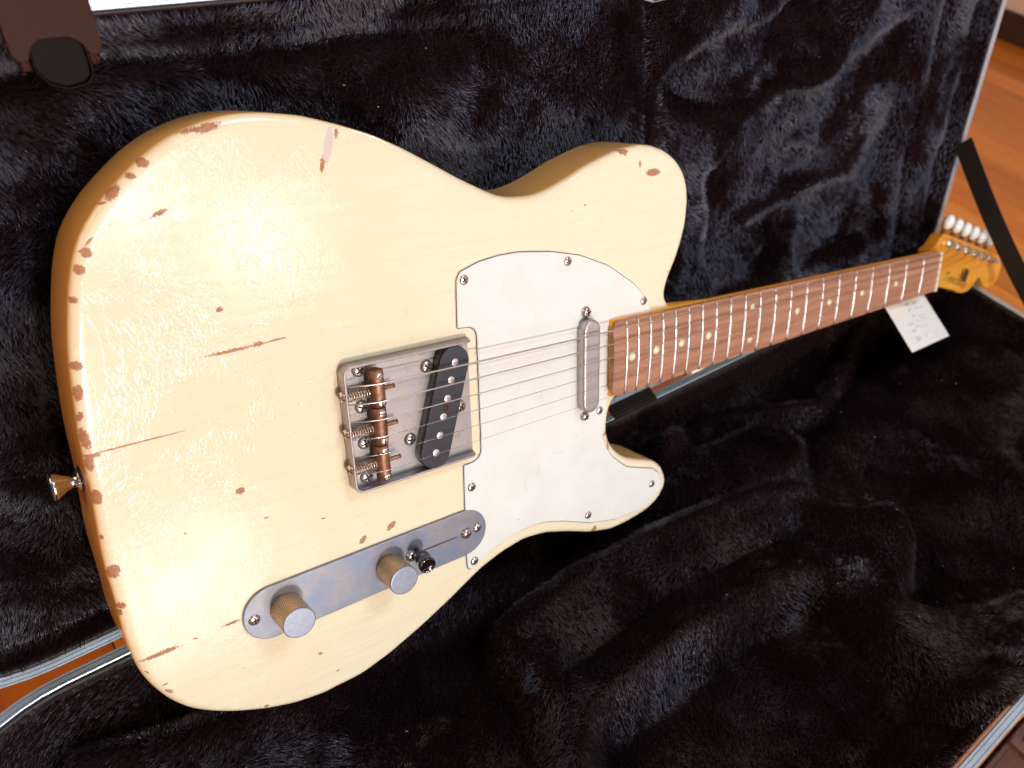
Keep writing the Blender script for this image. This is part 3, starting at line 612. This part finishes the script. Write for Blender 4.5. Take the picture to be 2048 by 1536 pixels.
# ---- plush lining: height fields with the moulded pockets of the case
def vnoise(nx, ny, cell, seed):
    r = np.random.default_rng(seed); gx, gy = int(nx / cell) + 4, int(ny / cell) + 4; g = r.random((gx, gy))
    x = np.arange(nx) / cell + 1; y = np.arange(ny) / cell + 1
    def cub(a, t): 
        i = t.astype(int); f = (t - i)[:, None]; p0, p1, p2, p3 = a[i - 1], a[i], a[i + 1], a[i + 2]
        return p1 + .5 * f * (p2 - p0 + f * (2 * p0 - 5 * p1 + 4 * p2 - p3 + f * (3 * (p1 - p2) + p3 - p0)))
    return cub(cub(g, x).T, y).T * 2 - 1
def blur(A, s):
    w = int(3 * s) + 1; k = np.exp(-.5 * (np.arange(-w, w + 1) / s) ** 2); k /= k.sum()
    for ax in (0, 1):
        A = np.apply_along_axis(lambda v: np.convolve(np.pad(v, w, 'edge'), k, 'valid'), ax, A)
    return A
def inside(P, X, Y):
    P = np.array(P, float); c_ = np.zeros(X.shape, bool); j = len(P) - 1
    for i in range(len(P)):
        a, b_ = P[i], P[j]
        c_ ^= ((a[1] > Y) != (b_[1] > Y)) & (X < (b_[0] - a[0]) * (Y - a[1]) / (b_[1] - a[1] + 1e-12) + a[0]); j = i
    return c_
def near(P, X, Y, w):
    P = np.array(P, float); D = np.full(X.shape, 1e9)
    for a, b_ in zip(P[:-1], P[1:]):
        ab = b_ - a; t = np.clip(((X - a[0]) * ab[0] + (Y - a[1]) * ab[1]) / (ab @ ab), 0, 1)
        D = np.minimum(D, np.hypot(X - a[0] - t * ab[0], Y - a[1] - t * ab[1]))
    return np.exp(-(D / w) ** 2)
G = 2.0; X0, X1 = -134, 924
nx = int((X1 - X0) / G) + 1; ny = int(378 / G) + 1
gx_ = X0 + np.arange(nx) * G; gy_ = 6 + np.arange(ny) * G
GX, GY = np.meshgrid(gx_, gy_, indexing='ij')
wobx = vnoise(nx, ny, 12, 3) * 2.5; woby = vnoise(nx, ny, 12, 4) * 2.5
def pm(P, s=2.2): return blur(inside(resample(P, 4, sig=5), GX + wobx, GY + woby).astype(float), s)
def edge_dist(o_):
    P = resample(o_, 8); D = np.full(GX.shape, 1e9)
    for p in P: D = np.minimum(D, np.hypot(GX - p[0], GY - p[1]))
    return np.where(inside(P, GX, GY), D, -1)
# base (depth below the rim)
bar = [(189, 113), (246, 105), (320, 107), (395, 118), (441, 122), (492, 143), (499, 171), (517, 196), (551, 204), (552, 228), (534, 252), (505, 266), (471, 273), (484, 295), (534, 320), (567, 328), (607, 376), (478, 434), (420, 348), (432, 324), (436, 271), (432, 230), (405, 220), (301, 212), (205, 214), (182, 235), (150, 270), (127, 253), (156, 217), (183, 194), (182, 145)]
lobe = [(350, 60), (421, 26), (448, 65), (474, 66), (533, 70), (544, 93), (547, 118), (532, 135), (492, 143), (442, 121), (379, 104)]
mb_, ml_ = pm(bar, 2.6), pm(lobe, 2.6)
dB = 56 - 43 * mb_ - 38 * ml_ * (1 - mb_)
dB -= 22 * near([(414, 57), (452, 43), (503, 34), (539, 48), (613, 79), (680, 59), (786, 16)], GX, GY, 11)
dB -= 20 * pm([(577, 113), (664, 72), (770, 62), (866, 41), (943, 41), (943, 309), (789, 340), (673, 309), (625, 247), (664, 196)], 6)
dB -= 13 * pm([(693, 134), (731, 98), (866, 103), (904, 206), (770, 237)], 5)
dB -= 22 * near([(-60, 41), (6, 64), (63, 72), (135, 60), (207, 64), (289, 52)], GX, GY, 13)         # the ridge the body stands on
dB += 15 * near([(216, 168), (317, 162), (452, 178)], GX, GY, 13)
dB -= 20 * pm([(462, 355), (673, 340), (943, 360), (943, 433), (289, 433), (337, 348), (385, 346)], 3)
dB -= 8 * near([(205, 128), (260, 120), (325, 121), (395, 131), (440, 136), (488, 156)], GX, GY, 9)
dB -= 6 * near([(178, 222), (208, 201), (302, 198), (400, 208), (425, 222)], GX, GY, 8)
dB += (vnoise(nx, ny, 19, 5) * 1.6 + vnoise(nx, ny, 7, 6) * .6)
eB = edge_dist(BASEO); dB = dB * (1 - np.exp(-np.clip(eB - 10, 0, None) / 7)) + 2 * (eB < 22)
# lid (depth behind the rim)
pit1 = [(442, 256), (450, 275), (486, 290), (513, 300), (578, 306), (598, 325), (702, 330), (682, 283), (660, 260), (595, 239), (526, 225), (518, 238), (481, 247)]
lower = [(550, 226), (595, 236), (670, 245), (747, 282), (795, 292), (804, 58), (670, 50), (536, 58), (508, 141), (504, 185), (519, 195), (531, 207)]
dL = 14 + 20 * pm(pit1, 2.4) + 15 * pm(lower, 2.4)
dL += 9 * pm([(609, 184), (638, 187), (693, 162), (691, 142), (648, 143), (613, 161)], 4)
dL -= 9 * near([(598, 97), (565, 126), (612, 136), (727, 146)], GX, GY, 9)
dL += 13 * near([(826, 331), (831, 249), (826, 200), (846, 19)], GX, GY, 7) + 11 * near([(888, 331), (891, 290), (900, 232), (900, 39)], GX, GY, 7)
dL += 6 * near([(423, 331), (427, 277), (426, 219)], GX, GY, 4) + 9 * near([(-77, 326), (74, 331), (146, 327), (203, 329), (278, 325)], GX, GY, 6)
dL += 9 * near([(287, 243), (278, 156), (297, 58)], GX, GY, 14) + vnoise(nx, ny, 26, 17) * 4.0
dL += (vnoise(nx, ny, 15, 7) * 2.6 + vnoise(nx, ny, 7, 8) * .9)
eL = edge_dist(LIDO); dL = dL * (1 - np.exp(-np.clip(eL - 10, 0, None) / 6)) + 2 * (eL < 22)

def lining(nm, dep, fn, ed):
    V = [fn(gx_[i], gy_[j], dep[i, j]) for i in range(nx) for j in range(ny)]
    ok = ed > 8.5; F = []
    for i in range(nx - 1):
        for j in range(ny - 1):
            if ok[i, j] and ok[i + 1, j] and ok[i, j + 1] and ok[i + 1, j + 1]:
                a = i * ny + j; F.append((a, a + ny, a + ny + 1, a + 1))
    return cput(nm + '_lining', mesh(nm + '_lining', V, F, M_FURBED))
linB = lining('base', dB, basep, eB); linL = lining('lid', dL, lidp, eL)

def fur(parent, dep, fn, ed, seed, count, comb, length, lean, vn):
    """hairs rooted on the lining, combed along a slowly turning field; denser where the eye is near"""
    r = np.random.default_rng(seed)
    u = r.random(count * 6) * (nx - 2); v = r.random(count * 6) * (ny - 2)
    i, j = u.astype(int), v.astype(int); fu, fv = u - i, v - j
    bil = lambda A: (A[i, j] * (1 - fu) * (1 - fv) + A[i + 1, j] * fu * (1 - fv) + A[i, j + 1] * (1 - fu) * fv + A[i + 1, j + 1] * fu * fv)
    d = bil(dep); x = X0 + u * G; y = 6 + v * G
    o, ex, ey, en = [np.array(fn(*q)) for q in ((0, 0, 0), (1, 0, 0), (0, 1, 0), (0, 0, -1))]
    ex, ey, en = ex - o, ey - o, en - o
    P = o + x[:, None] * ex + y[:, None] * ey - d[:, None] * en
    q = (P - CAMP) @ CAMR.T; px = q[:, 0] / q[:, 2] * 1600 + 1171.8; py = q[:, 1] / q[:, 2] * 1600 + 821.9
    keep = (bil(ed) > 9.5) & (q[:, 2] > 60) & (px > -260) & (px < 2300) & (py > -230) & (py < 1780)
    keep &= r.random(len(x)) < np.clip((330.0 / q[:, 2]) ** 1.6, 0, 1)
    idx = np.nonzero(keep)[0][:count]; dist = q[idx, 2]
    P = P[idx]; i, j, fu, fv = i[idx], j[idx], fu[idx], fv[idx]; n = len(idx)
    gxd, gyd = np.gradient(-dep, G); bx, by = bil(gxd), bil(gyd)
    Nn = en[None] - bx[:, None] * ex - by[:, None] * ey; Nn /= np.linalg.norm(Nn, axis=1)[:, None]
    a1 = vnoise(nx, ny, 24, seed + 1); a2 = vnoise(nx, ny, 24, seed + 2); b1 = vnoise(nx, ny, 6, seed + 3); b2 = vnoise(nx, ny, 6, seed + 4)
    c1 = vnoise(nx, ny, 2.2, seed + 7); c2 = vnoise(nx, ny, 2.2, seed + 8)
    cx_ = bil(comb[0] + vn * a1 + .45 * vn * b1 + .2 * c1) + r.normal(0, .14, n); cy_ = bil(comb[1] + vn * a2 + .45 * vn * b2 + .2 * c2) + r.normal(0, .14, n)
    T = cx_[:, None] * ex + cy_[:, None] * ey; T -= Nn * np.sum(T * Nn, 1)[:, None]
    ln = length * (.75 + .5 * r.random(n)); lift = np.clip(1 / (lean + .35 * bil(vnoise(nx, ny, 14, seed + 5))), .25, 3)
    D0 = Nn * 1.0 + T * .55; D0 /= np.linalg.norm(D0, axis=1)[:, None]
    D1 = Nn * (.55 * lift)[:, None] + T * 1.2; D1 /= np.linalg.norm(D1, axis=1)[:, None]
    curl = r.normal(0, .10, (n, 3))
    K = np.empty((n, 4, 3)); K[:, 0] = P; K[:, 1] = P + D0 * (ln * .33)[:, None]; K[:, 2] = K[:, 1] + (D0 * .4 + D1 * .6 + curl * .5) * (ln * .33)[:, None]; K[:, 3] = K[:, 2] + (D1 + curl) * (ln * .34)[:, None]
    K += 0
    cv = bpy.data.hair_curves.new('plush_pile'); cv.add_curves([4] * n)
    cv.attributes['position'].data.foreach_set('vector', ((K * S).astype(np.float32)).ravel())
    ra = cv.attributes.get('radius') or cv.attributes.new('radius', 'FLOAT', 'POINT')
    rad = (.055 + dist * .00028)[:, None] * np.array([1.0, .95, .75, .3]) * S
    ra.data.foreach_set('value', rad.astype(np.float32).ravel()); cv.materials.append(M_FUR)
    return put('plush_pile', cv, parent, kind='stuff')
one = np.ones_like(GX)
NB, NL = (230000, 200000)
fur(linB, dB, basep, eB, 40, NB, (-.45 * one, .55 * one), 5.2, 1.0, .7)
fur(linL, dL, lidp, eL, 60, NL, (-.15 * one, -.6 * one), 5.2, 1.0, .75)

# ---- fittings
V, F = [], []
pr = [(-12.6, 95), (-12.2, 98.6), (-10, 101), (-6, 102.6), (-2, 103.6), (1.5, 105), (4.5, 108), (6.2, 112), (7.4, 116), (8.4, 119)]
pr = [tuple(q) for q in resample(pr, 1.4, closed=False, sig=1.5)]
hc = MB().add(*rings([[(X, p_[0], p_[1]) for p_ in pr] + [(X, p_[0] + .6, p_[1] - 1.4) for p_ in pr[::-1]] for X in (389, 441)]))
for p_ in pr[1:-1:2]: hc.add(*tube([(X, p_[0], p_[1] + .1 + .35 * (k % 2)) for k, X in enumerate(np.arange(389.5, 441, 1.3))], .62, 6))
cput('hinge_cover', hc.build('hinge_cover', M_WEB))
def latch(X, w, h0, fn, gloss=M_LATCHD, out=30, up=9):
    """a plastic draw latch over the rim, with a D shaped dark tongue in its notch"""
    L_ = MB(); nw = w * .60; xa, xb = X - nw / 2, X + nw / 2
    o = [(X - w / 2, h0 + out), (X - w / 2, h0 + 3), (X - w / 2 + 2.2, h0), (xa - 1.5, h0), (xa + 1.2, h0 + 5.5), (xa + 5, h0 + 8), (xb - 5, h0 + 8), (xb - 1.2, h0 + 5.5), (xb + 1.5, h0), (X + w / 2 - 2.2, h0), (X + w / 2, h0 + 3), (X + w / 2, h0 + out)]
    V, F = slab(resample(o, .8, sig=.5), 0, 3.2, .4, 2); L_.add([fn(x, y, -up + 3.2 - z) for x, y, z in V], [f[::-1] for f in F])
    for s_ in (-1, 1):
        V, F = box(X + s_ * (w / 2 - 4.6) - 2.2, X + s_ * (w / 2 - 4.6) + 2.2, h0 - 4.5, h0 + 2, 0, 7, .8); L_.add([fn(x, y, -up + 3.4 + z) for x, y, z in V], F)
    lt = cput('latch', L_.build('latch', M_LATCHB))
    t_ = MB(); D = resample([(xa - .5, h0 + 9.5), (xa - .8, h0 - 4), (xa + 2.5, h0 - 10), (X - 1, h0 - 13.2), (xb - 3, h0 - 12.2), (xb + .6, h0 - 9), (xb + 1.2, h0 - 3), (xb + .5, h0 + 9.5)], .8, sig=1.2)
    V, F = slab(D, 0, 1.5, 0); t_.add([fn(x, y, -up + 4.5 - z) for x, y, z in V], [f[::-1] for f in F])
    n = inward(D) if area2(D) > 0 else inward(D)
    R_ = [[fn(p[0] + q_[0] * o_, p[1] + q_[1] * o_, -up + 4.5 - z) for p, q_ in zip(D, n)] for o_, z in ((0, 0), (0, 3.3), (.5, 3.9), (1.1, 3.8), (1.6, 1.4))]
    V, F = rings(R_, True, False, False); t_.add(V, F); cput('latch_tongue', t_.build('latch_tongue', gloss, False), lt)
    return lt
latch(56, 35, 338, lidp)
l2 = latch(407, 50, 344, lidp, M_CHROME, up=9)
# latch of the base, on the outside of the front rim
fl = MB()
fl.add(*box(365, 475, -424, -389.5, 58, 97, 2)); 
for k in range(3): fl.add(*box(430, 472, -423.5 + k * 11, -417.5 + k * 11, 96, 100.5, .8))
fl.add(*box(418, 425, -423, -390, 96, 101, 1)); fl.add(*box(374, 382, -423, -390, 96, 99.5, 1))
lt = cput('latch', fl.build('latch', M_LATCHF, False)); cput('latch_plate', MB().add(*box(384, 416, -420, -393, 96.8, 98, .4)).build('latch_plate', M_LATCHF), lt)
# stay strap from the lid edge to the base edge
A = np.array(lidp(914, 147, -3)); B_ = np.array((914., -165., 104.)); st = MB(); R_ = []
for u in np.linspace(0, 1, 20):
    p = A * (1 - u) + B_ * u; p[2] -= 7 * math.sin(math.pi * u); dv = B_ - A; w = np.cross(dv, (1, 0, 0)); w /= np.linalg.norm(w)
    R_.append([tuple(p + w * a + np.array((b_, 0, 0))) for a, b_ in ((11, .8), (-11, .8), (-11, -.8), (11, -.8))])
cput('stay_strap', st.add(*rings(R_)).build('stay_strap', M_WEB, False))

# ------------------------------------------------------------------ price tag hanging off the neck
tag = root('price_tag', 'small cream paper tag with faint pen writing tucked beneath the neck', 'tag', (0, 0, 0))
tag.parent = None
GM = np.array(guitar.matrix_world.to_3x3()); GO = np.array(guitar.matrix_world.translation) * 1000
def g2w(p): return GM @ np.array(p, float) + GO

tA, tB, tC, tD = [np.array(q, float) for q in ((698, -65, 150), (815, -52, 117), (813, -102, 91), (696, -114, 124))]
tN = np.cross(tB - tA, tD - tA); tN /= np.linalg.norm(tN)
if tN[2] < 0: tN = -tN
tup = (tA - tD) * .12
tag.location = Vector(tA) * S
q4 = [tA + tup, tB + tup, tC, tD]
V = [tuple(p - tA) for p in q4] + [tuple(p - tA - tN * .4) for p in q4]
put('tag_card', mesh('tag_card', V, [(0, 1, 2, 3), (7, 6, 5, 4), (0, 4, 5, 1), (1, 5, 6, 2), (2, 6, 7, 3), (3, 7, 4, 0)], M_PAPER, None, False), tag)
wr = MB(); r = np.random.default_rng(3)
for u0, v0, u1, v1 in [(0.218, 0.039, 0.393, 0.053), (0.425, 0.111, 0.537, 0.122), (0.587, 0.137, 0.797, 0.122), (0.425, 0.25, 0.513, 0.245), (0.569, 0.251, 0.804, 0.257), (0.421, 0.377, 0.509, 0.373), (0.567, 0.413, 0.749, 0.405), (0.609, 0.459, 0.736, 0.511), (0.471, 0.479, 0.519, 0.516), (0.236, 0.507, 0.404, 0.505), (0.495, 0.637, 0.678, 0.645), (0.212, 0.645, 0.35, 0.651), (0.373, 0.585, 0.493, 0.604), (0.557, 0.777, 0.674, 0.774), (0.644, 0.851, 0.752, 0.845), (0.715, 0.789, 0.753, 0.791), (0.217, 0.772, 0.354, 0.801), (0.22, 0.836, 0.35, 0.841), (0.475, 0.769, 0.518, 0.849)]:
    n = 22; s_ = np.linspace(0, 1, n); P = []
    for k, t_ in enumerate(s_):
        u = u0 + (u1 - u0) * t_; v = v0 + (v1 - v0) * t_ + .022 * math.sin(k * 1.9 + u0 * 30) * (1 if k % 5 else .2); u += .006 * math.cos(k * 2.3)
        P.append((tA + (tB - tA) * u + (tD - tA) * v - tA) + tN * .05)
    wr.add(*tube(P, .33, 4))
put('pen_writing', wr.build('pen_writing', M_PEN), tag)
sp_ = g2w((700, -26, -14)) - tA
put('tag_string', mesh('tag_string', *tube(resample([tuple((tA + tB) / 2 - tA + tup * .8 + tN * .3), tuple((tA + tB) / 2 - tA + tup * 1.5 + tN * 3), tuple(sp_)], 3, closed=False, sig=4), .4, 6), M_PAPER), tag)

# ------------------------------------------------------------------ floor and wall
floor = bpy.data.objects.new('wood_floor', mesh('wood_floor', [(-2500, -2200, -3), (4200, -2200, -3), (4200, 2600, -3), (-2500, 2600, -3)], [(0, 1, 2, 3)], M_FLOOR)); COL.objects.link(floor); floor['kind'] = 'structure'
pl = [mesh('plank', *box(-44.4, 44.4, -449.4, 449.4, -2.5, 0, .8), M_FLOOR, None, False)]
for ix in range(-4, 30):
    X = ix * 90 + 20
    if 110 < X < 780: continue
    for iy in range(-1, 3):
        Y = iy * 900 + (ix * 337) % 900 - 450
        if X < 200 and not (-500 < Y < 700): continue
        put('plank', pl[0], floor, (X, Y, random.uniform(-.25, .25)))
WX = 2300
wl = bpy.data.objects.new('wall', mesh('wall', *box(WX + 8, WX + 120, -1800, 2500, -5, 1600), M_WALL, None, False)); COL.objects.link(wl); wl['kind'] = 'structure'
sk = bpy.data.objects.new('skirting_board', mesh('skirting_board', *box(WX - 6, WX + 7.5, -1790, 2490, .5, 68, 3), M_SKIRT, None, False)); COL.objects.link(sk); sk['kind'] = 'structure'
# ------------------------------------------------------------------ bits of lint on the plush
lt_ = MB(); r = np.random.default_rng(5)
def on_base(x, y): 
    i, j = int((x - X0) / G), int((y - 6) / G); return np.array(basep(x, y, dB[i, j] - 5.5))
def on_lid(x, y):
    i, j = int((x - X0) / G), int((y - 6) / G); return np.array(lidp(x, y, dL[i, j] - 5.5))
for k in range(52):
    if k < 36: p = on_base(r.uniform(-60, 800), r.uniform(30, 330))
    else: p = on_lid(r.uniform(-50, 700), r.uniform(120, 330))
    big = k in (5, 21, 33); ln = r.uniform(5, 10) if big else r.uniform(.5, 1.8); a = r.uniform(0, 6.28); tt = np.linspace(0, 1, 6)
    c_ = r.uniform(-2, 2); d1 = np.array([math.cos(a), math.sin(a), .1]); d2 = np.array([-math.sin(a), math.cos(a), .2])
    P = p + ln * (tt[:, None] * d1 + (c_ * tt * (1 - tt))[:, None] * d2 + .1 * np.sin(tt * 7)[:, None] * d2)
    lt_.add(*tube(P, .07 if big else r.uniform(.10, .2), 5))
lo = bpy.data.objects.new('lint', lt_.build('lint', M_LINT)); COL.objects.link(lo); lo['kind'] = 'stuff'; lo['label'] = 'pale specks and threads of lint scattered over the dark plush'
